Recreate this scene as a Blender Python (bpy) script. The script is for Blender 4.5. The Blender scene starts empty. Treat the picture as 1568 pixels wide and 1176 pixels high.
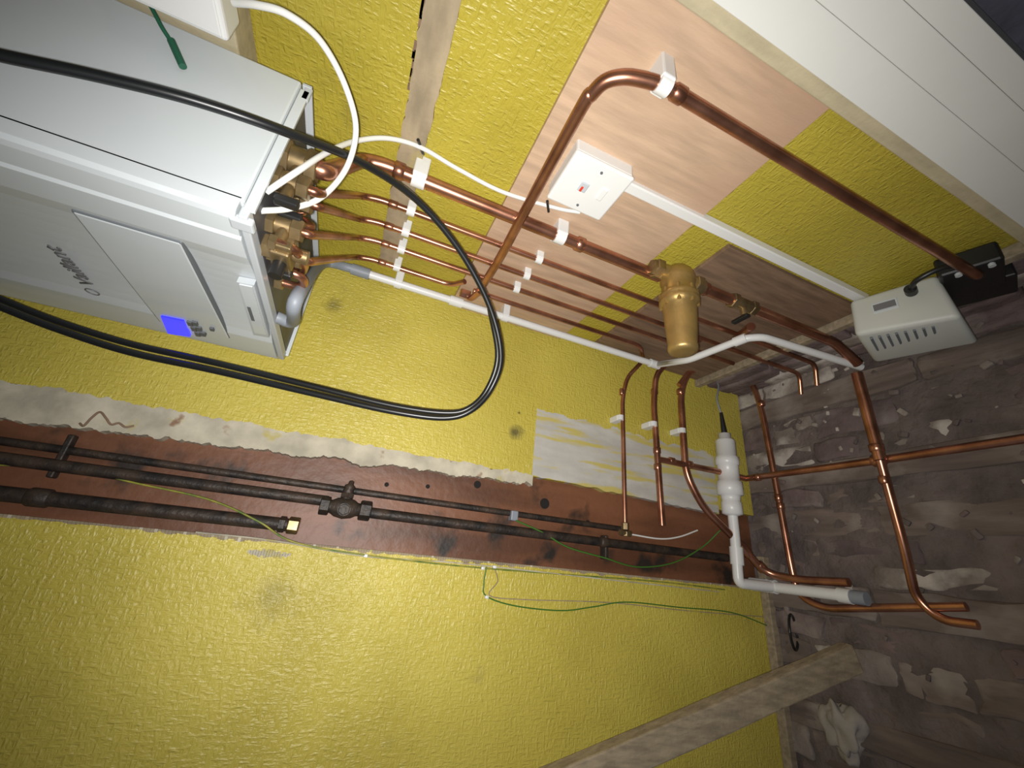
import bpy, bmesh, math, random
from mathutils import Vector, Matrix, noise
random.seed(7)
V=Vector
# ------------------------------------------------------------------ survey
# Room axes: x = away from left wall, y = towards back wall (back wall y=0), z = up, floor z=0.
# A/B/F turn sight-line measurements into metric points on real planes of the room
# (back wall, left wall, floor) at each object's true stand-off distance.
F0=613.0
e1=V((1716,442,F0)).normalized()
e3=V((151,-1438,F0)); e3=(e3-e1*e3.dot(e1)).normalized()
e2=e3.cross(e1).normalized()
CA,CB,CZ=0.74,1.132,1.5
CAM=V((CB,-CA,CZ))
def ray(px,py):
    r=V((px-784,py-588,F0)); return V((-r.dot(e2),r.dot(e3),-r.dot(e1)))
def A(px,py,off=0.0):
    d=ray(px,py); return CAM+d*((CA-off)/d.y)
def B(px,py,off=0.0):
    d=ray(px,py); return CAM+d*((off-CB)/d.x)
def F(px,py,h=0.0):
    d=ray(px,py); return CAM+d*((h-CZ)/d.z)

# ------------------------------------------------------------------ materials
MATS={}
def mat(name,col,rough=0.6,metal=0.0,var=0.0,vscale=8,col2=None,bump=0.0,bscale=60,stretch=(1,1,1),
        emit=None,spot=None,spscale=5,sp_lo=0.6,sp_hi=0.68,bdist=0.004,coat=0,bstretch=None,vdetail=5,spstretch=(1,1,1),
        spot2=None,sp2scale=3,sp2_lo=.66,sp2_hi=.76,dark_marks=()):
    m=bpy.data.materials.new(name); m.use_nodes=True; nt=m.node_tree; N=nt.nodes; L=nt.links
    b=N['Principled BSDF']; b.inputs['Roughness'].default_value=rough; b.inputs['Metallic'].default_value=metal
    b.inputs['Base Color'].default_value=(*col,1)
    if coat: b.inputs['Coat Weight'].default_value=coat
    tc=N.new('ShaderNodeTexCoord')
    def mp(s,o=(0,0,0)):
        q=N.new('ShaderNodeMapping'); q.inputs['Scale'].default_value=s; q.inputs['Location'].default_value=o; L.new(tc.outputs['Object'],q.inputs['Vector']); return q.outputs['Vector']
    out=None
    if var>0 or col2:
        n=N.new('ShaderNodeTexNoise'); n.inputs['Scale'].default_value=vscale; n.inputs['Detail'].default_value=vdetail
        L.new(mp(stretch),n.inputs['Vector'])
        cr=N.new('ShaderNodeValToRGB'); cr.color_ramp.elements[0].position=0.35; cr.color_ramp.elements[1].position=0.65
        c2=col2 if col2 else tuple(c*(1-var) for c in col)
        cr.color_ramp.elements[0].color=(*c2,1); cr.color_ramp.elements[1].color=(*col,1)
        L.new(n.outputs['Fac'],cr.inputs['Fac']); out=cr.outputs['Color']
    for (sp,ss,lo,hi,st,of) in ((spot,spscale,sp_lo,sp_hi,spstretch,0),(spot2,sp2scale,sp2_lo,sp2_hi,(1,1,1),5)):
        if not sp: continue
        n=N.new('ShaderNodeTexNoise'); n.inputs['Scale'].default_value=ss; n.inputs['Detail'].default_value=4
        L.new(mp(st,(of,of,of)),n.inputs['Vector'])
        cr=N.new('ShaderNodeValToRGB'); cr.color_ramp.elements[0].position=lo; cr.color_ramp.elements[1].position=hi
        cr.color_ramp.elements[0].color=(0,0,0,1); cr.color_ramp.elements[1].color=(1,1,1,1)
        L.new(n.outputs['Fac'],cr.inputs['Fac'])
        mx=N.new('ShaderNodeMix'); mx.data_type='RGBA'
        L.new(cr.outputs['Color'],mx.inputs[0])
        if out: L.new(out,mx.inputs[6])
        else: mx.inputs[6].default_value=(*col,1)
        mx.inputs[7].default_value=(*sp,1); out=mx.outputs[2]
    for (pos,rad,scol,amt) in dark_marks:      # dirt marks and one broad darker patch at fixed places on the wall
        q=N.new('ShaderNodeVectorMath'); q.operation='DISTANCE'; L.new(tc.outputs['Object'],q.inputs[0]); q.inputs[1].default_value=pos
        n=N.new('ShaderNodeTexNoise'); n.inputs['Scale'].default_value=25; n.inputs['Detail'].default_value=4; L.new(tc.outputs['Object'],n.inputs['Vector'])
        ad=N.new('ShaderNodeMath'); ad.operation='MULTIPLY_ADD'; L.new(n.outputs['Fac'],ad.inputs[0]); ad.inputs[1].default_value=rad*1.6; L.new(q.outputs['Value'],ad.inputs[2])
        mr=N.new('ShaderNodeMapRange'); L.new(ad.outputs[0],mr.inputs[0]); mr.inputs[1].default_value=rad*.9; mr.inputs[2].default_value=rad*1.9; mr.inputs[3].default_value=amt; mr.inputs[4].default_value=0
        mx=N.new('ShaderNodeMix'); mx.data_type='RGBA'; L.new(mr.outputs[0],mx.inputs[0]); L.new(out,mx.inputs[6]); mx.inputs[7].default_value=(*scol,1); out=mx.outputs[2]
    if out: L.new(out,b.inputs['Base Color'])
    if bump>0:
        n=N.new('ShaderNodeTexNoise'); n.inputs['Scale'].default_value=bscale; n.inputs['Detail'].default_value=3
        L.new(mp(bstretch or (1,1,1)),n.inputs['Vector'])
        bp=N.new('ShaderNodeBump'); bp.inputs['Strength'].default_value=bump; bp.inputs['Distance'].default_value=bdist
        L.new(n.outputs['Fac'],bp.inputs['Height']); L.new(bp.outputs['Normal'],b.inputs['Normal'])
    if emit: b.inputs['Emission Color'].default_value=(*emit[0],1); b.inputs['Emission Strength'].default_value=emit[1]
    MATS[name]=m; return m
def wallpaper(name,col,dark,stain,s1,s2,dark_marks=()):
    m=mat(name,col,0.42,0,0,2.5,col2=dark,spot=tuple(c*.82 for c in dark),spscale=2.2,sp_lo=.5,sp_hi=.8,spot2=stain,sp2scale=5,sp2_lo=.66,sp2_hi=.82,dark_marks=dark_marks)
    nt=m.node_tree;N=nt.nodes;L=nt.links; tc=N.new('ShaderNodeTexCoord'); hs=[]
    for s in (s1,s2):
        q=N.new('ShaderNodeMapping'); q.inputs['Scale'].default_value=s; L.new(tc.outputs['Object'],q.inputs['Vector'])
        n=N.new('ShaderNodeTexNoise'); n.inputs['Scale'].default_value=1; n.inputs['Detail'].default_value=2; L.new(q.outputs['Vector'],n.inputs['Vector']); hs.append(n.outputs['Fac'])
    mx=N.new('ShaderNodeMath'); mx.operation='MAXIMUM'; L.new(hs[0],mx.inputs[0]); L.new(hs[1],mx.inputs[1])
    bp=N.new('ShaderNodeBump'); bp.inputs['Strength'].default_value=.9; bp.inputs['Distance'].default_value=.0055
    L.new(mx.outputs[0],bp.inputs['Height']); L.new(bp.outputs['Normal'],N['Principled BSDF'].inputs['Normal']); return m
st=[(B(790,662),.028,(.06,.05,.03),.8),(B(512,468),.03,(.12,.10,.03),.6),(B(415,915),.06,(.25,.21,.05),.5),(B(795,632),.006,(.02,.02,.01),.9)]
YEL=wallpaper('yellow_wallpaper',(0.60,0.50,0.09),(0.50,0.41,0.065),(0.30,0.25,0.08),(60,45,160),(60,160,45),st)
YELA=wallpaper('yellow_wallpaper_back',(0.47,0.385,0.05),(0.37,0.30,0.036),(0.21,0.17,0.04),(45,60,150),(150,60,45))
CREAM=mat('cream_plaster',(0.55,0.50,0.38),0.8,0,0.35,14,bump=0.8,bscale=30,spot=(0.42,0.35,0.08),spscale=12,sp_lo=.60,sp_hi=.68,spot2=(.25,.15,.09),sp2scale=16,sp2_lo=.66,sp2_hi=.72)
GREYP=mat('grey_plaster',(0.52,0.50,0.45),0.8,0,0.2,7,stretch=(1,3,1),bump=0.3,bscale=35,spot=(0.50,0.42,0.12),spscale=4,sp_lo=.50,sp_hi=.60,spstretch=(1,9,1))
BROWN=mat('brown_painted_board',(0.20,0.08,0.038),0.5,0,0.5,6,stretch=(1,2,.4),bump=0.4,bscale=40,spot=(0.025,0.018,0.014),spscale=9,sp_lo=.58,sp_hi=.70)
PLY=mat('plywood_face',(0.54,0.375,0.25),0.6,0,0.22,6,stretch=(9,1,1.2),bump=0.15,bscale=80,bstretch=(3,1,.4),spot=(0.46,0.30,0.20),spscale=3,sp_lo=.5,sp_hi=.7)
PLYD=mat('plywood_dark',(0.23,0.145,0.09),0.65,0,0.4,6,stretch=(9,1,1.2),bump=0.15,bscale=80)
LATH=mat('plastered_batten',(0.38,0.30,0.19),0.8,0,0.35,14,bump=0.5,bscale=40,spot=(0.42,0.35,0.06),spscale=9,sp_lo=.6,sp_hi=.7,stretch=(.6,1,2))
PINE=mat('pine_timber',(0.50,0.43,0.28),0.7,0,0.25,12,stretch=(3,3,.6),bump=0.3,bscale=60)
OLDW=mat('old_timber',(0.34,0.27,0.175),0.8,0,0.35,18,stretch=(4,4,.5),bump=0.6,bscale=50)
OLDX=mat('old_floor_timber',(0.19,0.145,0.12),0.9,0,0.4,9,stretch=(.6,3,3),bump=0.9,bscale=30,spot=(.28,.24,.205),spscale=7,sp_lo=.52,sp_hi=.72,bstretch=(.6,2,2))
WHITEP=mat('white_painted_board',(0.68,0.68,0.64),0.45,0,0.05,5,bump=0.05)
BOIL=mat('white_enamel',(0.56,0.60,0.615),0.33,0,0.03,4,coat=.2)
BOILG=mat('pale_grey_plastic',(0.46,0.49,0.51),0.4)
WPL=mat('white_plastic',(0.70,0.70,0.68),0.35)
WCAB=mat('white_cable_sheath',(0.68,0.68,0.64),0.4)
BCAB=mat('black_cable_sheath',(0.010,0.011,0.012),0.34)
BLK=mat('black_plastic',(0.012,0.012,0.012),0.4)
IRON=mat('black_iron',(0.014,0.012,0.011),0.55,0.2,0.5,25,col2=(0.055,0.036,0.025),bump=0.7,bscale=70)
COP=mat('copper',(0.60,0.29,0.185),0.3,0.92,0.4,14,col2=(0.33,0.145,0.088),bump=0.03)
BRASS=mat('brass',(0.36,0.26,0.13),0.38,0.8,0.55,20)
BRZ=mat('gold_brass_casting',(0.44,0.295,0.105),0.42,0.7,0.2,25,bump=0.15,bscale=120)
GRYPL=mat('grey_pump_plastic',(0.47,0.48,0.44),0.5,0,0.06,10)
GRYHOSE=mat('grey_hose',(0.22,0.24,0.27),0.5)
GRN=mat('green_wire',(0.05,0.15,0.02),0.45)
YG=mat('green_yellow_wire',(0.10,0.17,0.03),0.5,0,0,40,col2=(0.32,0.29,0.04))
DGRN=mat('dark_green_cord',(0.015,0.10,0.055),0.5)
SEAM=mat('dark_seam',(0.12,0.13,0.14),0.6)
UND=mat('boiler_underside_metal',(0.10,0.10,0.105),0.5,.2,.5,12)
BLUE=mat('blue_lcd',(0.02,0.02,0.8),0.3,emit=((0.03,0.03,1.0),1.2))
TXT=mat('grey_lettering',(0.13,0.13,0.14),0.4)
RED=mat('red_mark',(0.6,0.05,0.03),0.4)
HOLE=mat('charred_hole',(0.010,0.008,0.006),0.9)
B1=mat('brick_a',(0.185,0.13,0.12),0.92,0,0.45,7,bump=0.9,bscale=28,spot=(0.28,0.235,0.21),spscale=5,sp_lo=.52,sp_hi=.7,bdist=.01)
B2=mat('brick_b',(0.155,0.112,0.108),0.92,0,0.45,7,bump=0.9,bscale=28,spot=(0.24,0.20,0.185),spscale=5,sp_lo=.55,sp_hi=.72,bdist=.01)
B3=mat('brick_c',(0.27,0.225,0.19),0.92,0,0.45,7,bump=0.9,bscale=28,spot=(0.46,0.41,0.36),spscale=8,sp_lo=.50,sp_hi=.64,bdist=.01)
MORT=mat('dirty_mortar',(0.16,0.125,0.112),0.95,0,0.45,10,bump=1,bscale=30,bdist=.015)
DARKM=mat('dark_masonry',(0.10,0.10,0.13),0.9,0,0.4,8,bump=0.8,bscale=20,bdist=.01)
CEIL=mat('ceiling_board',(0.25,0.24,0.2),0.9)
PLASTL=mat('plaster_lump',(0.36,0.32,0.27),0.9,0,0.3,15,bump=.6,bscale=40)

# ------------------------------------------------------------------ builder
class Bd:
    def __init__(s,name): s.n=name; s.v=[]; s.f=[]; s.m=[]; s.sm=[]; s.mats=[]
    def mi(s,m):
        if m not in s.mats: s.mats.append(m)
        return s.mats.index(m)
    def add(s,vs,fs,m,smooth=False):
        o=len(s.v); s.v+= [tuple(p) for p in vs]; k=s.mi(m)
        for f in fs: s.f.append([i+o for i in f]); s.m.append(k); s.sm.append(smooth)
    def bm(s,bm,m,smooth=False):
        bm.verts.ensure_lookup_table(); bm.verts.index_update()
        s.add([v.co for v in bm.verts],[[v.index for v in f.verts] for f in bm.faces],m,smooth); bm.free()
    def box(s,c,size,m,bev=0.0,rot=None,seg=2,smooth=None,noise_amp=0,cuts=0):
        bm=bmesh.new(); bmesh.ops.create_cube(bm,size=1)
        bmesh.ops.scale(bm,vec=size,verts=bm.verts)
        if bev>0: bmesh.ops.bevel(bm,geom=bm.edges[:],offset=bev,segments=seg,affect='EDGES',profile=.5)
        if cuts: bmesh.ops.subdivide_edges(bm,edges=bm.edges[:],cuts=cuts,use_grid_fill=True)
        M=Matrix.Translation(V(c)) @ (rot.to_4x4() if rot else Matrix.Identity(4))
        bmesh.ops.transform(bm,matrix=M,verts=bm.verts)
        if noise_amp:
            for v in bm.verts:
                v.co+=noise.noise_vector(v.co*22)*noise_amp+noise.noise_vector(v.co*60)*noise_amp*.4
        s.bm(bm,m,bool(smooth))
    def slab(s,pts,n,th,m):
        n=V(n).normalized(); k=len(pts); pts=[V(p) for p in pts]
        vs=[p for p in pts]+[p+n*th for p in pts]
        fs=[list(range(k)),list(range(2*k-1,k-1,-1))]+[[i,(i+1)%k,(i+1)%k+k,i+k] for i in range(k)]
        s.add(vs,fs,m)
    def strip(s,top,bot,n,th,m):
        n=V(n)*th; k=len(top)
        vs=list(top)+list(bot)+[p+n for p in top]+[p+n for p in bot]; fs=[]
        for i in range(k-1):
            fs.append([i,i+1,k+i+1,k+i]); fs.append([i,i+1,2*k+i+1,2*k+i]); fs.append([k+i,k+i+1,3*k+i+1,3*k+i])
        fs.append([0,k,3*k,2*k]); fs.append([k-1,2*k-1,4*k-1,3*k-1])
        s.add(vs,fs,m)
    def tube(s,pts,r,m,seg=14,cap=True):
        pts=[V(p) for p in pts]; n=len(pts)
        rr=r if isinstance(r,(list,tuple)) else [r]*n
        T=[]
        for i in range(n):
            d=(pts[min(i+1,n-1)]-pts[max(i-1,0)])
            T.append(d.normalized() if d.length>1e-9 else V((0,0,1)))
        up=V((0,0,1)) if abs(T[0].z)<.9 else V((1,0,0))
        nx=T[0].cross(up).normalized(); vs=[];fs=[]
        for i in range(n):
            nx=(nx-T[i]*nx.dot(T[i])).normalized(); ny=T[i].cross(nx)
            for k in range(seg):
                a=2*math.pi*k/seg; vs.append(pts[i]+(nx*math.cos(a)+ny*math.sin(a))*rr[i])
        for i in range(n-1):
            for k in range(seg):
                k2=(k+1)%seg; fs.append([i*seg+k,i*seg+k2,(i+1)*seg+k2,(i+1)*seg+k])
        s.add(vs,fs,m,True)
        if cap:
            s.add([vs[k] for k in range(seg)],[list(range(seg))[::-1]],m)
            s.add([vs[(n-1)*seg+k] for k in range(seg)],[list(range(seg))],m)
    def cyl(s,p0,p1,r,m,seg=20,r1=None):
        s.tube([p0,p1],[r,r if r1 is None else r1],m,seg)
    def hexn(s,c,axis,r,l,m):
        a=V(axis).normalized(); c=V(c); bm_pts=[c-a*l/2,c-a*l*.42,c+a*l*.42,c+a*l/2]
        o=len(s.sm); s.tube(bm_pts,[r*.88,r,r,r*.88],m,6)
        for i in range(o,len(s.sm)): s.sm[i]=False
    def lathe(s,org,axis,prof,m,seg=32):
        a=V(axis).normalized(); s.tube([V(org)+a*h for h,_ in prof],[max(q,1e-4) for _,q in prof],m,seg)
    def collar(s,p,axis,r,m=None,l=.022):
        a=V(axis).normalized(); p=V(p)
        s.tube([p-a*l/2,p-a*l*.4,p+a*l*.4,p+a*l/2],[r*1.02,r*1.2,r*1.2,r*1.02],m or COP,16)
    def done(s,parent=None):
        me=bpy.data.meshes.new(s.n); me.from_pydata(s.v,[],s.f)
        for m in s.mats: me.materials.append(m)
        me.polygons.foreach_set('material_index',s.m); me.polygons.foreach_set('use_smooth',s.sm)
        me.update(); bm=bmesh.new(); bm.from_mesh(me); bmesh.ops.recalc_face_normals(bm,faces=bm.faces); bm.to_mesh(me); bm.free()
        o=bpy.data.objects.new(s.n,me); bpy.context.scene.collection.objects.link(o)
        if parent: o.parent=parent
        return o
def fil(pts,R=.03,k=7):
    pts=[V(p) for p in pts]; out=[pts[0]]
    for i in range(1,len(pts)-1):
        p=pts[i]; u=(pts[i-1]-p); w=(pts[i+1]-p); d=min(R,u.length*.48,w.length*.48)
        a=p+u.normalized()*d; b=p+w.normalized()*d
        for j in range(k+1):
            t=j/k; out.append(a*(1-t)**2+p*2*t*(1-t)+b*t*t)
    out.append(pts[-1]); return out
def cat(pts,k=8):
    pts=[V(p) for p in pts]; P=[pts[0]*2-pts[1]]+pts+[pts[-1]*2-pts[-2]]; out=[]
    for i in range(1,len(P)-2):
        a,b,c,d=P[i-1:i+3]
        for j in range(k):
            t=j/k; out.append(.5*((2*b)+(c-a)*t+(2*a-5*b+4*c-d)*t*t+(3*b-a-3*c+d)*t**3))
    out.append(pts[-1]); return out
def cable(name,pts,r,m):
    b=Bd(name); b.tube(cat(pts),r,m,12); return b.done()

# ------------------------------------------------------------------ room shell
ZL=.255     # lower edge of lined back wall
ZT=2.4
b=Bd('wall_back')
xr=A(1330,130).x
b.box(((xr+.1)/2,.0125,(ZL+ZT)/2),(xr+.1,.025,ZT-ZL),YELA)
b.box((1.2,.07,ZT/2),(2.4,.02,ZT),DARKM)
for r_ in range(4):
    x=-.1+random.random()*.1
    while x<1.5:
        w=.2+random.random()*.1
        b.box((x+w/2,.02+random.uniform(-.006,.006),.03+r_*.068),(w-.008,.06,.060),random.choice([B1,B2,B3]),.008,noise_amp=.006,cuts=3,smooth=True)
        x+=w
b.done()
yT=B(400,655).y; yC=B(400,692).y; yB=B(560,843).y
b=Bd('wall_left')
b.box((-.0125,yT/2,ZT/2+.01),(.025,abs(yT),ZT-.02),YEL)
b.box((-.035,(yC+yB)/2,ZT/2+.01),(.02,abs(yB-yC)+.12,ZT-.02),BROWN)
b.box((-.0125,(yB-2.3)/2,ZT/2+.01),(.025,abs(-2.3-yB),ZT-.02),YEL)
pz0=B(0,640); pz1=B(815,741); n=400; top=[];bot=[]
for i in range(n+1):
    z=ZT-(ZT-pz1.z)*i/n
    f=(pz0.z-z)/(pz0.z-pz1.z); yc=pz0.y+(pz1.y-pz0.y)*f
    k1=noise.noise(V((z*14,0,0)))*.008+noise.noise(V((z*60,0,3)))*.006+noise.noise(V((z*160,0,3)))*.003
    k2=noise.noise(V((z*12,5,0)))*.012+noise.noise(V((z*50,7,0)))*.007+noise.noise(V((z*150,2,3)))*.004
    top.append(V((.0015,yT+.004+k1,z))); bot.append(V((.0015,min(yc+k2,yT-.004),z)))
b.strip(top,bot,(-1,0,0),.026,CREAM)
T0=B(826,627).y; zL=B(818,680).z; zR=B(1092,700).z; n=90; top=[];bot=[]
yb0=B(818,728).y; yb1=B(1080,784).y
for i in range(n+1):
    f=i/n; z=zL+(zR-zL)*f
    top.append(V((.0015,T0+.016*noise.noise(V((z*22,9,0)))+.008*noise.noise(V((z*90,9,0)))-.014*f,z))); bot.append(V((.0015,yb0+(yb1-yb0)*f+.008*noise.noise(V((z*25,4,0))),z)))
b.strip(top,bot,(-1,0,0),.0266,GREYP)
for i in range(360):
    z=.02+i*.0065; w=.004+.005*abs(noise.noise(V((z*30,0,0))))*2
    b.box((.0,yB-w/2+.003,z),(.012,w,.0068),random.choice([CREAM,OLDW,OLDW,LATH]) if i%4==0 else OLDW)
k=B(410,848)
for i in range(16):
    b.box((.0005,k.y+random.uniform(-.003,.003),k.z+.038-i*.0055),(.003,.018-abs(i-7)*.0015,.006),CREAM)
for x_,y_,r_ in ((731,742,.011),(834,771,.016),(592,742,.006),(655,745,.006),(900,800,.008)):
    c=B(x_,y_,-.025); b.cyl(c+V((-.004,0,0)),c+V((.0012,0,0)),r_,HOLE,18)
b.done()
b=Bd('floor')
b.box((1.1,-1.2,-.008),(2.5,2.6,.03),MORT)
yy=.0; r_=0
while yy>-1.75:
    timber=(r_ in (1,4,6,9,13))
    h=random.uniform(.06,.10); x=-.15+random.random()*.15
    while x<1.75:
        w=random.uniform(.4,.9) if timber else random.uniform(.14,.30)
        if timber: m=OLDX
        else: m=random.choice([B1,B2,B1,B2,B3,OLDX]) if yy<-.3 else random.choice([B1,B3,B3,B2])
        b.box((x+w/2,yy-h/2,-.012+random.uniform(-.012,.004)+(.006 if timber else 0)),(w-.008,h-.008,.05),m,.008,
              rot=Matrix.Rotation(random.uniform(-.03,.03),3,'Z'),noise_amp=.011,cuts=9 if timber else 4,smooth=True)
        x+=w
    yy-=h; r_+=1
for i in range(110):
    x=random.uniform(.03,1.0); y=-random.uniform(.03,1.0)**1.3; s_=random.uniform(.004,.018)
    b.box((x,y,.014),(s_*1.6,s_,s_*.8),random.choice([B3,MORT,B3,B1]),s_*.2,rot=Matrix.Rotation(random.random()*3,3,'Z'),noise_amp=.003,cuts=1,smooth=True)
b.done()
b=Bd('ceiling'); b.box((1.1,-1.1,ZT+.02),(2.6,2.6,.04),CEIL); b.done()
b=Bd('wall_right'); b.box((2.3,-1.1,ZT/2),(.04,2.4,ZT),DARKM); b.done()

b=Bd('trim_1')
b.box((.55,-.016,ZL-.002),(1.1,.03,.026),OLDW,.003); b.done()
b=Bd('trim_2')
b.box((.016,(yB-1.0)/2-.15,.025),(.03,.75,.03),OLDW,.003); b.done()
b=Bd('wooden_batten')
z0=A(648,150).z; xb=A(612,400).x; n=120; top=[];bot=[]
for i in range(n+1):
    x=xb+(1.15-xb)*i/n
    top.append(V((x,-.012,z0+.025+.004*noise.noise(V((x*30,0,0)))+.003*noise.noise(V((x*90,0,0))))))
    bot.append(V((x,-.012,z0-.024+.003*noise.noise(V((x*30,5,0)))+.002*noise.noise(V((x*90,5,0))))))
b.strip(top,bot,(0,1,0),.0115,LATH)
for i in range(12):
    x=A(648,90).x+random.uniform(-.07,.08)
    b.box((x,-.0008,z0+.0275+random.uniform(-.001,.002)),(random.uniform(.008,.03),.0015,random.uniform(.002,.005)),PLYD)
b.done()
zp0=A(808,236).z; zp1=A(1130,278).z
b=Bd('plywood_panel'); b.box(((xr+.02+.012)/2,-.0065,(zp0+zp1)/2),(xr+.02-.012,.013,zp0-zp1),PLY,.001); b.done()
zq0=A(1082,397).z; xq=A(1115,372).x
b=Bd('plywood_panel'); b.box(((xq+.02)/2,-.0055,(zq0+ZL+.02)/2),(xq-.02,.011,zq0-ZL-.02),PLYD,.001); b.done()

b=Bd('trim_3')
xe=A(1330,185).x
b.box((xe+.01,-.0255,1.33),(.022,.05,2.1),PINE,.002)
x=xe+.022
for w in (.055,.045,.03):
    b.box((x+w/2,-.0305,1.33),(w-.0003,.06,2.1),WHITEP,.0009); x+=w
b.done()

# ------------------------------------------------------------------ boiler
H=.38; yf=-(CA-H); yb=-(CA-1.758*H); x0=CB-2.759*H; x1=CB-1.396*H; zb=CZ+.543*H; zt=zb+.76
b=Bd('wall_mounted_boiler')
b.box(((x0+x1)/2,(yf+yb)/2+.012,(zb+zt)/2+.004),(x1-x0,abs(yf-yb)-.024,zt-zb-.008),BOIL,.004)
prof=[(x0,yf+.03),(x0,yf+.008),(x0+.004,yf+.002),(x0+.012,yf),(x0+.10,yf)]
for i in range(13):
    t=i/12; prof.append((x0+.10+(x1-x0-.2)*t, yf+.012*math.sin(math.pi*t)**.7))
prof+=[(x1-.10,yf),(x1-.055,yf-.001),(x1-.05,yf+.0025),(x1-.045,yf-.001),(x1-.012,yf),(x1-.004,yf+.002),(x1,yf+.008),(x1,yf+.03)]
zlo=zb+.012
vs=[V((p[0],p[1],zlo)) for p in prof]+[V((p[0],p[1],zt)) for p in prof]; k=len(prof)
b.add(vs,[[i,i+1,i+1+k,i+k] for i in range(k-1)]+[list(range(k)),list(range(2*k-1,k-1,-1))],BOIL)
b.box(((x0+x1)/2,yb+.02,zt/2+zb/2+.06),(x1-x0-.1,.04,zt-zb-.15),BOILG)
b.box(((x0+x1)/2,yf+.012,zb+.004),(x1-x0-.01,.02,.012),BOILG,.002)
b.box(((x0+x1)/2,(yf+yb)/2,zb+.001),(x1-x0-.02,abs(yf-yb)-.05,.004),UND)
for xs in (x0+.004,x1-.004): b.box((xs,(yf+yb)/2,zb-.001),(.006,abs(yf-yb)-.03,.014),BOIL,.001)
b.box(((x0+x1)/2,yb-.004,zb-.001),(x1-x0,.006,.014),BOILG,.001)
b.box((x1-.004,yb-.02,zb-.004),(.006,.03,.012),BOILG,.002)
b.box((x1-.02,yf+.004,zb+.006),(.022,.012,.03),BOILG,.003)
offF=CA-H-.0
pa=A(110,322,offF); pb=A(278,372,offF); pc=A(245,492,offF)
cx=(pa.x+pc.x)/2; cz=(pa.z+pb.z)/2
b.box((cx,yf+.0045,cz),(pa.x-pc.x+.003,.012,pa.z-pb.z+.003),SEAM,.003)
b.box((cx,yf+.0045,cz),(pa.x-pc.x,.0135,pa.z-pb.z),BOIL,.003)
def fq(p,th,m,lift=.0):
    b.slab([A(x,y,offF+lift) for x,y in p],(0,1,0),th,m)
fq([(246,485),(281,492),(291,516),(257,511)],.01,BLUE,.006)
for i in range(3):
    for j in range(2):
        fq([(285+i*6+j*8,493+i*8),(293+i*6+j*8,495+i*8),(295+i*6+j*8,500+i*8),(288+i*6+j*8,499+i*8)],.008,SEAM,.007)
fq([(362,432),(389,437),(412,517),(388,513)],.012,BOILG,.004)
fq([(366,436),(386,440),(408,513),(390,510)],.012,BOIL,.0065)
fq([(378,470),(383,471),(390,492),(385,491)],.008,SEAM,.0075)
fq([(320,503),(326,504),(328,508),(322,507)],.008,SEAM,.007)
boiler=b.done()
t=bpy.data.curves.new('lettering','FONT'); t.body='Vaillant'; t.size=.05; t.extrude=.0012
to=bpy.data.objects.new('lettering_src',t); bpy.context.scene.collection.objects.link(to)
bpy.context.view_layer.update()
dg=bpy.context.evaluated_depsgraph_get(); me=bpy.data.meshes.new_from_object(to.evaluated_get(dg))
bpy.data.objects.remove(to)
pA=A(134,440,offF+.002); pB=A(78,380,offF+.002)
w0=max(v.co.x for v in me.vertices); sc=(pB.x-pA.x)/w0
for v in me.vertices: v.co=v.co*sc; v.co.y*=.85
me.materials.clear(); me.materials.append(TXT)
lt=bpy.data.objects.new('lettering',me); bpy.context.scene.collection.objects.link(lt)
lt.rotation_euler=(math.pi/2,0,0); lt.location=(pA.x,yf+.002,(pA.z+pB.z)/2-.01); lt.parent=boiler
b=Bd('logo_ring'); c=A(140,449,offF+.002)
b.tube([V((c.x+.010*math.cos(a),yf+.001,c.z+.010*math.sin(a))) for a in [i*math.pi/12 for i in range(25)]],.0012,TXT,6); b.done(boiler)

# ------------------------------------------------------------------ pipework on back wall
r28,r22,r15=.0145,.0108,.0075
pipes=[('a',A(700,298,.045).x,r28,.045),('b',A(700,350,.03).x,r15,.03),('c',A(700,384,.03).x,r15,.03),
       ('d',A(690,408,.03).x,r15,.03),('e',A(640,420,.03).x,r15,.03)]
clipB=Bd('pipe_clips')
def clipA(x,off,r,z,w=.02):
    clipB.box((x,-(off+r*.4)/2,z),(2*r+.012,off+r*.4,w),WPL,.003)
    clipB.tube([V((x,-off,z-w*.45)),V((x,-off,z+w*.45))],r+.0035,WPL,18)
zA1=A(643,268,.04).z; zA2=A(860,355,.04).z
fx,fz=A(1037,425,.045).x,A(1037,425,.045).z
zend={'a':fz+.04,'b':A(1240,560,.03).z,'c':A(1230,570,.03).z,'d':A(1150,545,.03).z}
vpx={'a':(462,232),'b':(448,268),'c':(455,305),'d':(440,348),'e':(440,392)}
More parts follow.
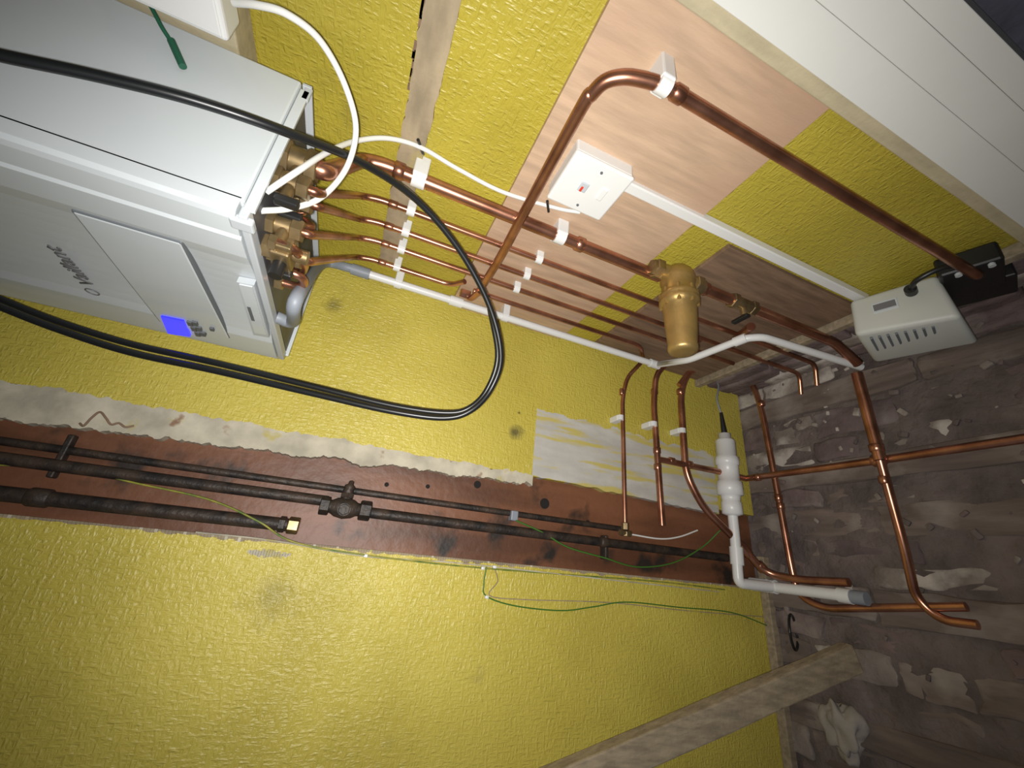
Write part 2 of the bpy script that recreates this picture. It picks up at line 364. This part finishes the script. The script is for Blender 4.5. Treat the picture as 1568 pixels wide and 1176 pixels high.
for n_,x,r,off in pipes:
    vp=F(*vpx[n_],zb-.028); vx=min(vp.x,x1-.03); vo=max(.13,min(.31,-vp.y))
    b=Bd('copper_pipe')
    z2=A(690,436,off).z if n_=='e' else zend[n_]
    p=[V((vx,-vo,zb-.045)),V((vx,-vo,zb-.062)),V((x,-off-.01,zb-.09)),V((x,-off,zb-.13)),V((x,-off,z2))]
    if n_ in 'bc': p+=[V((x-.02,-.10,z2-.02))]
    if n_=='e':
        lx,lz=A(735,446,.055).x,z2-.02
        p+=[V((lx,-off-.01,z2-.03))]
    b.tube(fil(p,.028),r,COP,16)
    b.collar((x,-off,zb-.16),(0,0,1),r)
    if n_=='a': b.collar((x,-off,A(860,350,.04).z-.06),(0,0,1),r)
    b.done()
    clipA(x,off,r,zA1,.03 if n_=='a' else .02)
    if n_!='e': clipA(x,off,r,zA2,.028 if n_=='a' else .02)
    v=Bd('boiler_service_valve')
    R=r+.008
    v.hexn((vx,-vo,zb-.006),(0,0,1),R+.004,.014,BRASS)
    v.cyl((vx,-vo,zb+.004),(vx,-vo,zb-.05),R-.001,BRASS)
    v.hexn((vx,-vo,zb-.043),(0,0,1),R+.003,.018,BRASS)
    v.cyl((vx,-vo,zb-.026),(vx+.004,-vo-.034,zb-.026),.009,BRASS)
    v.box((vx+.004,-vo-.04,zb-.03),(.014,.014,.034),BLK if n_ in 'bce' else BRASS,.003)
    v.cyl((vx-.0,-vo,zb-.026),(vx-.034,-vo+.012,zb-.026),.010,BRASS); v.hexn((vx-.036,-vo+.013,zb-.026),(1,-.3,0),.013,.012,COP)
    v.done()
b=Bd('gas_valve'); g=F(436,385,zb-.03)
b.box((g.x,g.y,zb-.03),(.05,.05,.03),BRASS,.004); b.hexn((g.x,g.y,zb-.008),(0,0,1),.02,.02,BRASS)
b.cyl((g.x,g.y,zb-.04),(g.x,g.y,zb-.065),.012,BRASS); b.cyl((g.x,g.y-.02,zb-.03),(g.x,g.y-.05,zb-.03),.01,BLK); b.done()
for (sx_,sy_),(ex_,ey_) in (((430,432),(470,425)),((440,330),(478,352)),((436,410),(462,385))):
    s_=F(sx_,sy_,zb-.01); e_=F(ex_,ey_,zb-.06)
    b=Bd('copper_pipe')
    b.tube(fil([V((s_.x,s_.y,zb+.003)),V((s_.x,s_.y,zb-.04)),V(((s_.x+e_.x)/2,(s_.y+e_.y)/2,zb-.055)),V((e_.x,e_.y,zb-.05)),V((e_.x,e_.y,zb-.015))],.02),r15,COP); 
    b.hexn((s_.x,s_.y,zb-.008),(0,0,1),.015,.014,BRASS); b.hexn((e_.x,e_.y,zb-.02),(0,0,1),.013,.012,BRASS); b.done()

b=Bd('copper_discharge_pipe')
P2=[A(733,447,.035),A(800,330,.06),A(887,170,.062)]
arc=[A(905,145,.062),A(926,125,.062),A(955,118,.062),A(985,122,.062)]
q=A(1015,130,.062); zend2=A(1490,427,.062)
b.tube(cat(P2[:1]+[A(765,395,.055)]+P2[1:]+arc+[q])+fil([q+V((0,0,-.02)),V((q.x,q.y,zend2.z)),V((q.x-.01,-.03,zend2.z-.02))],.02),r22,COP,16)
b.collar((q.x,q.y,q.z-.03),(0,0,1),r22); b.done()
clipA(q.x,.062,r22,q.z,.024)
b=Bd('pipe_elbow'); pe=A(712,450,.035)
b.hexn(pe,(0,0,1),.014,.03,COP); b.tube(fil([pe,pe+V((-.0,-.012,-.02)),A(735,446,.05)],.02),r15+.002,COP); b.done()

b=Bd('copper_pipe'); xq5=A(900,503,.03).x
s=A(725,455,.03); s.x=xq5
p=[s,V((xq5,-.03,A(985,527,.03).z)),B(985,552,.05),B(960,578,.05),B(953,610,.045),B(957,800,.045)]
b.tube(fil(p,.035),r15,COP); b.collar(p[0],(0,0,1),r15); b.collar(B(952,600,.045),(0,1,0),r15); b.done()
b=Bd('brass_fitting'); pf=B(957,806,.045)
b.hexn(pf,(0,1,0),.012,.022,BRASS); b.hexn(pf+V((0,-.022,0)),(0,1,0),.010,.014,BRASS); b.cyl(pf+V((0,-.02,.02)),pf+V((0,-.02,-.02)),.009,BRASS); b.done()
clip_pts=[(950,640,.045,r15),(1000,650,.045,r22),(1044,660,.045,r22)]
for x,y,o,r in clip_pts:
    c=B(x,y,o)
    clipB.box((o/2,c.y,c.z),(o,.02,2*r+.012),WPL,.003); clipB.tube([c+V((0,.009,0)),c-V((0,.009,0))],r+.0035,WPL,18)
b=Bd('copper_pipe')
p=[A(1070,520,.05),B(1030,545,.07),B(1004,575,.055),B(1001,620,.045),B(1014,805,.045)]
b.tube(fil(p,.035),r22,COP,16); b.collar(B(1006,690,.045),(0,1,0),r22); b.collar(B(1007,715,.045),(0,1,0),r22)
b.collar(B(1002,600,.047),(0,1,0),r22)
b.tube(fil([B(1006,703,.045),B(1095,721,.05),F(1142,733,.12)],.01),r22,COP,16); b.collar(B(1028,706,.046),(0,0,1),r22); b.collar(B(1055,711,.047),(0,0,1),r22)
b.done()
b=Bd('copper_pipe')
p=[A(1150,500,.05),B(1085,552,.07),B(1050,575,.06),B(1042,605,.045),B(1050,725,.045),B(1075,775,.05),B(1130,830,.055),B(1172,878,.07),F(1222,888,.06),F(1300,892,.06)]
b.tube(fil(p,.05),r22*1.15,COP,16); b.collar(B(1042,600,.047),(0,1,0),r22*1.15); b.collar(B(1140,842,.057),B(1172,878,.07)-B(1130,830,.055),r22*1.25,l=.05)
b.collar(B(1165,868,.067),B(1172,878,.07)-B(1130,830,.055),r22*1.25,l=.03); b.done()
b=Bd('copper_pipe')
p=[B(1040,590,.05),B(1062,562,.07),F(1110,562,.09),F(1150,580,.07),F(1166,625,.06),F(1188,740,.06),F(1212,870,.06),F(1222,912,.055),F(1262,932,.05),F(1480,929,.05)]
b.tube(fil(p,.07),r22,COP,16); b.collar(F(1166,618,.061),(0,1,0),r22); b.collar(F(1192,762,.06),(0,1,0),r22); b.collar(F(1195,775,.06),(0,1,0),r22); b.done()
b=Bd('copper_pipe')
p=[F(1142,733,.12),F(1340,706,.12),F(1600,667,.12)]
b.tube(p,r22,COP,16); b.collar(F(1160,731,.12),(1,0,0),r22); b.collar(F(1345,705,.12),(1,0,0),r28,l=.03); b.done()
b=Bd('copper_pipe')
p=[F(1312,572,.14),F(1330,640,.14),F(1348,705,.14)]
b.tube(p,r28,COP,16); b.collar(F(1342,686,.14),(0,1,0),r28)
p=[F(1348,705,.14),F(1385,840,.10),F(1402,915,.06),F(1440,950,.05),F(1498,957,.05)]
b.tube(fil(p,.05),r22,COP,16); b.collar(F(1354,735,.133),(0,1,0),r22); b.done()

b=Bd('copper_pipe'); xo=fx
b.tube(fil([V((xo,-.045,fz-.04)),V((xo,-.045,A(1285,522,.045).z)),V((xo,-.09,A(1300,540,.045).z))],.02),r28,COP,16)
b.collar((xo,-.045,fz-.09),(0,0,1),r28); b.done()
b=Bd('isolation_valve'); iz=A(1140,465,.045).z
b.hexn((xo,-.045,iz+.035),(0,0,1),.021,.02,BRASS); b.hexn((xo,-.045,iz-.035),(0,0,1),.021,.02,BRASS)
b.cyl((xo,-.045,iz+.03),(xo,-.045,iz-.03),.017,BRASS); b.cyl((xo,-.045,iz),(xo,-.08,iz),.009,BRASS); b.box((xo-.012,-.085,iz),(.05,.01,.016),BLK,.003); b.done()

b=Bd('brass_pipe_filter')
prof=[(0.0,.020),(.004,.030),(.012,.036),(.02,.040),(.03,.043),(.042,.043),(.05,.040),(.075,.041),(.082,.045),(.088,.048),(.094,.048),(.098,.045),
      (.102,.048),(.108,.048),(.113,.044),(.12,.040),(.16,.038),(.20,.035),(.222,.033),(.228,.034),(.236,.034),(.242,.031),(.245,.02),(.246,.001)]
b.lathe((fx,-.02,fz),(0,-1,0),prof,BRZ,40)
for a in range(8):
    an=a*math.pi/4; b.box((fx+.042*math.cos(an),-.115,fz+.042*math.sin(an)),(.008,.05,.008),BRZ,.002)
for s_ in (1,-1):
    b.cyl((fx,-.045,fz+s_*.03),(fx,-.045,fz+s_*.055),.02,BRZ)
    b.hexn((fx,-.045,fz+s_*.065),(0,0,1),.025,.022,BRASS); b.hexn((fx,-.045,fz+s_*.08),(0,0,1),.020,.01,BRASS)
b.cyl((fx,-.24,fz),(fx,-.262,fz-.0),.012,BRASS)
b.cyl((fx-.02,-.20,fz-.02),(fx-.045,-.22,fz-.035),.010,BRASS)
b.done()

r21=.0115
b=Bd('white_waste_pipe'); xc=A(800,494,.05).x; 
z_s=A(560,424,.05).z; z_e=A(1005,556,.05).z
p=[V((xc,-.05,z_s)),V((xc,-.05,z_e)),A(1055,551,.09),A(1140,518,.07),A(1168,516,.07),A(1318,562,.09)]
b.tube(p[:2],r21,WPL,16)
b.tube(fil([p[1],V((xc,-.05,z_e-.01)),p[2],p[3],p[4],p[5]],.02),r21,WPL,16)
b.tube([V((xc,-.05,z_e+.02)),V((xc,-.05,z_e-.02))],r21+.004,WPL,16)
d=(p[3]-p[2]).normalized(); b.tube([p[3]-d*.03,p[3]+d*.005],r21+.0035,WPL,16)
zj=A(698,462,.05).z; b.tube([V((xc,-.05,zj+.02)),V((xc,-.05,zj-.02))],r21+.004,WPL,16)
b.done()
for zz in (A(610,433,.05).z,A(785,470,.05).z):
    clipA(xc,.05,r21,zz,.022)
clipB.done()
b=Bd('grey_condensate_hose')
h0=F(440,490,zb-.02); h1=F(455,455,zb-.05)
hp=[V((h0.x,h0.y,zb+.0)),V((h0.x,h0.y,zb-.03)),h1,V((xc+.01,-.07,z_s+.11)),V((xc,-.05,z_s+.05)),V((xc,-.05,z_s-.005))]
b.tube(cat(hp),.0125,GRYHOSE,14); b.tube([V((xc,-.05,z_s+.04)),V((xc,-.05,z_s-.01))],.016,GRYHOSE,16); b.done()

# ------------------------------------------------------------------ spur box and trunking
c1=A(848,303,.05); c2=A(912,333,.05); c3=A(957,272,.05)
b=Bd('fused_spur_switch')
cz=(c1.z+c2.z)/2; wx=abs(c3.x-c2.x)*1.1; wz=abs(c1.z-c2.z)*1.25
cx=(c2.x+c3.x)/2
b.box((cx,-.0215,cz),(wx-.004,.042,wz-.004),WPL,.004)
b.box((cx,-.046,cz),(wx,.009,wz),WPL,.004)
b.box((cx,-.0515,cz+wz*.1),(.022,.004,.018),BOILG,.002); b.box((cx-.004,-.0535,cz+wz*.12),(.012,.003,.005),RED,.001)
b.box((cx+.002,-.0515,cz-wz*.22),(.03,.004,.014),WPL,.002)
for s_ in (1,-1): b.cyl((cx+s_*wx*.36,-.049,cz),(cx+s_*wx*.36,-.0525,cz),.0028,SEAM,12)
b.done()
b=Bd('cable_trunking'); xt=A(1140,372,.02).x; zt1=cz-wz/2; zt2=A(1332,458,.02).z
b.box((xt,-.0135,(zt1+zt2)/2),(.024,.02,zt1-zt2),WPL,.002); b.box((xt,-.023,(zt1+zt2)/2),(.020,.004,zt1-zt2),WPL,.001); b.done()

# ------------------------------------------------------------------ condensate pump
p1=A(1300,460,.03); p2=A(1434,419,.03)
ang=math.atan2(p2.z-p1.z,p2.x-p1.x)
W=(p2-p1).length; c0=(p1+p2)/2
R=Matrix.Rotation(-ang,3,'Y')
def L(u,v,w):
    return c0+R@V((u,0,0))+V((0,-v,0))+R@V((0,0,-w))
b=Bd('condensate_pump')
bm=bmesh.new()
cs=[L(-W/2,0,0),L(W/2,0,0),L(W/2+.012,.125,.0),L(-W/2-.008,.105,.0),L(-W/2,0,.14),L(W/2+.01,0,.14),L(W/2+.03,.14,.14),L(-W/2,.122,.17)]
vv=[bm.verts.new(c) for c in cs]
for f in ([0,1,2,3],[7,6,5,4],[0,4,5,1],[1,5,6,2],[2,6,7,3],[3,7,4,0]): bm.faces.new([vv[i] for i in f])
bmesh.ops.recalc_face_normals(bm,faces=bm.faces)
bmesh.ops.bevel(bm,geom=bm.edges[:],offset=.012,segments=4,affect='EDGES',profile=.5)
b.bm(bm,GRYPL,True)
for i in range(8):
    u=-W*.38+i*W*.095
    q0=L(u,.109+.008*i/8,.02); q1=L(u+.0,.120+.010*i/8,.10)
    b.box((q0+q1)/2+V((0,.001,0)),((.005,.008,(q1-q0).length)),SEAM,.001,rot=R)
b.box(L(-W*.12,.045,-.0),(.05,.03,.003),BOILG,.001,rot=R); b.box(L(-W*.12,.045,-.0014),(.042,.018,.002),TXT,.0005,rot=R)
b.cyl(L(W*.2,.03,0),L(W*.2,.03,-.02),.012,BLK); b.tube(cat([L(W*.2,.03,-.015),L(W*.3,.03,-.05),L(W*.6,.02,-.05),L(W*.9,.02,0)]),.006,BLK,10)
b.box(L(W/2+.05,.004,.03),(.10,.05,.12),BLK,.006,rot=R)
b.box(L(W/2+.055,.004,.11),(.125,.04,.09),BLK,.004,rot=R)
for u in (.03,.08): b.cyl(L(W/2+u,.025,-.02),L(W/2+u,.035,-.02),.006,BOILG)
b.box(L(-W*.3,.03,.18),(.05,.06,.03),BLK,.004,rot=R)
b.done()

b=Bd('white_tundish_trap')
t0=B(1109,664,.06); t1=B(1122,790,.06); ax=(t1-t0); Ln=ax.length; ax.normalize()
pr=[(0,.013),(.002,.020),(.022,.020),(.024,.026),(.032,.031),(Ln*.30,.031),(Ln*.31,.036),(Ln*.40,.036),(Ln*.41,.032),(Ln*.60,.032),(Ln*.61,.038),(Ln*.76,.038),(Ln*.77,.029),(Ln*.84,.027),(Ln*.85,.030),(Ln*.98,.030),(Ln,.016)]
b.lathe(t0,ax,[(h,q*1.12) for h,q in pr],WPL,28)
b.done()
b=Bd('white_waste_pipe')
e=B(1131,893,.06)
p=[t1,B(1126,830,.06),e,F(1185,899,.07),F(1292,912,.07)]
b.tube(fil(p,.02),.0165,WPL,18)
b.tube([B(1127,838,.06),B(1129,865,.06)],.0215,WPL,18); b.tube([F(1150,894,.075),F(1175,897,.071)],.0215,WPL,18)
b.tube([F(1180,898,.07),F(1188,899,.07)],.022,WPL,18)
b.tube([F(1285,911,.07),F(1305,914,.07)],.0205,WPL,18); b.tube([F(1305,914,.07),F(1328,917,.07)],.0185,GRYHOSE,18); b.done()
cable('thin_black_cable',[B(1090,575,.02),B(1100,590,.05),B(1098,612,.06),B(1106,640,.062),B(1109,668,.06)],.0035,GRYHOSE)
b=Bd('cable_gland'); b.tube([B(1104,632,.062),B(1109,662,.06)],[.006,.011],BLK); b.done()

# ------------------------------------------------------------------ black iron pipes in the channel
ri=.0125
b=Bd('black_iron_pipe')
def yB_(px,py,o): return B(px,py,o).y
ya=yB_(260,712,.0); za=B(950,815,0).z
b.tube([V((.0,ya,2.38)),V((.0,ya,B(790,795,0).z)),V((.0,ya-.0,za))],.0085,IRON,14); b.done()
b=Bd('black_iron_pipe')
yb2=yB_(700,802,.01); 
b.tube([V((.01,yb2+.014,2.38)),V((.01,yb2+.014,B(500,775,.01).z))],ri,IRON,16)
b.tube([V((.01,yb2,B(560,785,.01).z)),V((.01,yb2,B(1115,872,.01).z))],ri*1.05,IRON,16)
b.collar((.01,yb2,B(925,838,.01).z),(0,0,1),ri,IRON,.03); b.done()
b=Bd('black_iron_pipe')
yb3=yB_(250,783,.012); zz=B(440,806,.012).z
b.tube([V((.012,yb3,2.38)),V((.012,yb3,zz))],ri*1.15,IRON,16)
b.hexn((.012,yb3,zz-.012),(0,0,1),.019,.024,BRASS); b.hexn((.012,yb3,zz+.012),(0,0,1),.018,.014,IRON); b.collar((.012,yb3,B(60,765,.01).z),(0,0,1),ri*1.2,IRON,.035); b.done()
b=Bd('gas_stopcock')
c=B(527,778,.015)
b.lathe(c+V((0,0,.05)),(0,0,-1),[(0,.014),(.02,.016),(.03,.022),(.05,.026),(.07,.022),(.08,.016),(.1,.014)],IRON,24)
b.hexn(c+V((0,0,.045)),(0,0,1),.022,.022,IRON); b.hexn(c+V((0,0,-.05)),(0,0,1),.024,.028,IRON)
b.cyl(c,c+V((.0,.045,0)),.013,IRON); b.hexn(c+V((0,.03,0)),(0,1,0),.017,.012,IRON)
b.lathe(c+V((0,.04,0)),(.1,1,-.1),[(0,.008),(.006,.013),(.014,.013),(.018,.007),(.026,.006),(.028,.001)],IRON,16)
b.cyl(c,c+V((.03,-.005,0)),.015,IRON); b.hexn(c+V((.03,-.005,0)),(1,0,0),.014,.012,IRON)
b.done()
b=Bd('pipe_bracket')
c=B(785,790,.0); b.box(c+V((.005,0,0)),(.024,.028,.022),GRYHOSE,.003)
b.done()
b=Bd('pipe_bracket'); c=B(98,695,0); b.box(c+V((0,-.005,0)),(.02,.09,.012),IRON,.003); b.done()
b=Bd('pipe_bracket'); c=B(925,838,.0); b.box(c+V((0,0,0)),(.03,.07,.012),IRON,.003); b.done()

cable('earth_wire',[B(0,712,.012),B(100,714,.015),B(200,738,.014),B(320,765,.02),(B(395,798,.03)),B(450,830,.012),B(560,850,.01),B(740,870,.008),B(1000,890,.008),B(1110,903,.01)],.0020,YG)
cable('earth_wire',[B(790,797,.02),B(830,815,.02),B(870,838,.02),B(925,854,.025),B(975,868,.02),B(1030,862,.02),B(1075,838,.03),B(1103,812,.06)],.0022,GRN)
cable('earth_wire',[B(745,868,.008),B(741,893,.008),B(745,913,.008),B(790,928,.008),B(860,935,.008),B(910,929,.01),B(960,922,.008),B(1040,930,.008),B(1120,938,.01),B(1180,960,.01)],.0018,GRN)
cable('white_wire',[B(757,870,.006),B(762,890,.006),B(750,912,.008),B(800,918,.006),B(900,921,.006),B(960,925,.006),B(1050,935,.006),B(1176,945,.006)],.0014,LATH)
cable('white_wire',[B(300,815,.005),B(420,828,.008),B(560,852,.008),B(700,862,.008),B(900,884,.008),B(1100,906,.008)],.0018,CREAM)
b=Bd('cable_clips')
for x,y in ((560,851),(739,870),(745,914),(1178,962),(757,868)):
    c=B(x,y,.006); b.box(c,(.012,.008,.01),WPL,.002)
b.done()
cable('bent_wire_hook',[B(122,648,.006),B(128,652,.008),B(140,640,.009),B(153,631,.009),B(162,640,.010),B(170,650,.009),B(182,648,.009),B(192,654,.009),B(205,652,.007)],.0022,PLYD)
cable('white_wire',[B(965,818,.05),B(1010,825,.05),B(1040,822,.05),B(1068,812,.05)],.0025,WCAB)

# ------------------------------------------------------------------ cables near the boiler
def Xp(px,py,x): return B(px,py,x)
cable('black_cable',[Xp(-60,68,.66),Xp(0,85,.66),Xp(150,117,.66),Xp(300,155,.655),Xp(440,203,.63),Xp(555,250,.56),Xp(640,308,.50),Xp(705,385,.44),Xp(750,470,.38),Xp(767,545,.33),Xp(752,595,.29),Xp(722,628,.27),Xp(680,640,.25),Xp(600,630,.23),Xp(480,603,.20),Xp(330,568,.17),Xp(200,540,.15),Xp(90,505,.15),Xp(0,470,.16),Xp(-60,445,.16)],.0068,BCAB)
cable('black_cable',[Xp(-60,432,.14),Xp(0,458,.14),Xp(90,493,.13),Xp(200,527,.13),Xp(330,556,.15),Xp(480,592,.18),Xp(600,621,.205),Xp(680,632,.23),Xp(718,625,.25),Xp(746,596,.272),Xp(762,545,.31),Xp(750,472,.36)],.0068,BCAB)
cable('white_cable',[A(358,4,.12),A(395,8,.13),A(440,22,.13),A(490,62,.12),A(528,130,.12),A(545,198,.14),A(530,258,.18),A(492,302,.24),A(445,319,.28),A(398,323,.31)],.0046,WCAB)
cable('white_cable',[A(408,294,.29),A(450,266,.26),A(500,234,.18),A(545,216,.10),A(595,212,.05),A(645,226,.025),A(700,258,.018),A(770,294,.018),A(850,318,.02),A(888,325,.02)],.0045,WCAB)
cable('green_cord',[Xp(205,-30,.62),Xp(228,5,.62),Xp(248,42,.615),Xp(262,65,.61),Xp(278,103,.607)],.0028,DGRN)
b=Bd('green_plug'); b.tube([Xp(262,62,.612),Xp(280,102,.608)],.005,DGRN,12); b.done()
b=Bd('cable_tie'); b.tube([A(640,214,.03),A(648,236,.008)],.003,BLK); b.tube([A(838,308,.03),A(840,324,.018)],.003,BLK); b.done()
fc=A(350,68,.125)
b=Bd('white_junction_box'); sx,sz,sy=.17,.16,.05
b.box((fc.x+sx/2,-.125+sy/2,fc.z+sz/2),(sx,sy,sz),WPL,.006,seg=3)
b.box((fc.x+sx/2,-.122+sy/2-.028,fc.z+sz/2),(sx-.012,.004,sz-.012),WPL,.002)
b.cyl((fc.x+.10,-.1,fc.z),(fc.x+.10,-.1,fc.z-.015),.008,WPL); b.done()
b=Bd('wooden_backing_board')
bx1=fc.x+.07
b.box(((x0+bx1)/2,-.034,fc.z+.225),(bx1-x0,.065,.42),PINE,.003); b.done()

# ------------------------------------------------------------------ floor level things
tp0=B(760,1242,.05); tp1=F(1305,1006,.05)
b=Bd('timber_plank')
d=(tp1-tp0); Lg=d.length; d.normalize(); nrm=V((1,0,0)); nrm=(nrm-d*nrm.dot(d)).normalized(); w=d.cross(nrm)
M=Matrix((w,nrm,d)).transposed()
b.box((tp0+tp1)/2,(.07,.04,Lg),OLDW,.004,rot=M,cuts=6,noise_amp=.003); b.done()
def lump(name,c,s,m,amp=.3,sub=4):
    b=Bd(name); bm=bmesh.new(); bmesh.ops.create_icosphere(bm,subdivisions=sub,radius=1)
    for v in bm.verts:
        k=1+amp*noise.noise(v.co*1.3+V(c)*9)+amp*.35*noise.noise(v.co*3+V(c)*5)
        v.co=V((v.co.x*s[0]*k,v.co.y*s[1]*k,v.co.z*s[2]*k))+V(c)
    b.bm(bm,m,True); return b.done()
lc=F(1290,1115,.03); lump('plaster_rubble',lc,(.045,.07,.03),PLASTL,.75)
c=F(1218,968,.04)
b=Bd('coiled_black_cable'); b.tube([c+V((.02*math.cos(a)-.0,.05*math.sin(a),.045*math.cos(a)+.01)) for a in [i*math.pi/16 for i in range(33)]],.004,BCAB,10)
b.done()

# ------------------------------------------------------------------ light, camera, world
cd=bpy.data.cameras.new('camera'); cam=bpy.data.objects.new('camera',cd); bpy.context.scene.collection.objects.link(cam)
rt=V((-e2.x,e3.x,-e1.x)); dn=V((-e2.y,e3.y,-e1.y)); fw=V((-e2.z,e3.z,-e1.z))
Mx=Matrix((rt,-dn,-fw)).transposed().to_4x4(); Mx.translation=CAM; cam.matrix_world=Mx
cd.sensor_width=36; cd.lens=36*F0/1568; cd.clip_start=.005; bpy.context.scene.camera=cam
ld=bpy.data.lights.new('phone_flash','SPOT'); ld.energy=66; ld.spot_size=math.radians(142); ld.spot_blend=1.0; ld.shadow_soft_size=.008; ld.color=(1,.98,.95)
lo=bpy.data.objects.new('phone_flash',ld); bpy.context.scene.collection.objects.link(lo)
Ml=Mx.copy(); Ml.translation=CAM+rt*(-.012)+dn*.008+fw*(-.005); lo.matrix_world=Ml
w=bpy.data.worlds.new('world'); bpy.context.scene.world=w; w.use_nodes=True
w.node_tree.nodes['Background'].inputs[0].default_value=(.78,.78,1,1); w.node_tree.nodes['Background'].inputs[1].default_value=.16
try: bpy.context.scene.view_settings.view_transform='Standard'
except Exception as ex: print(ex)
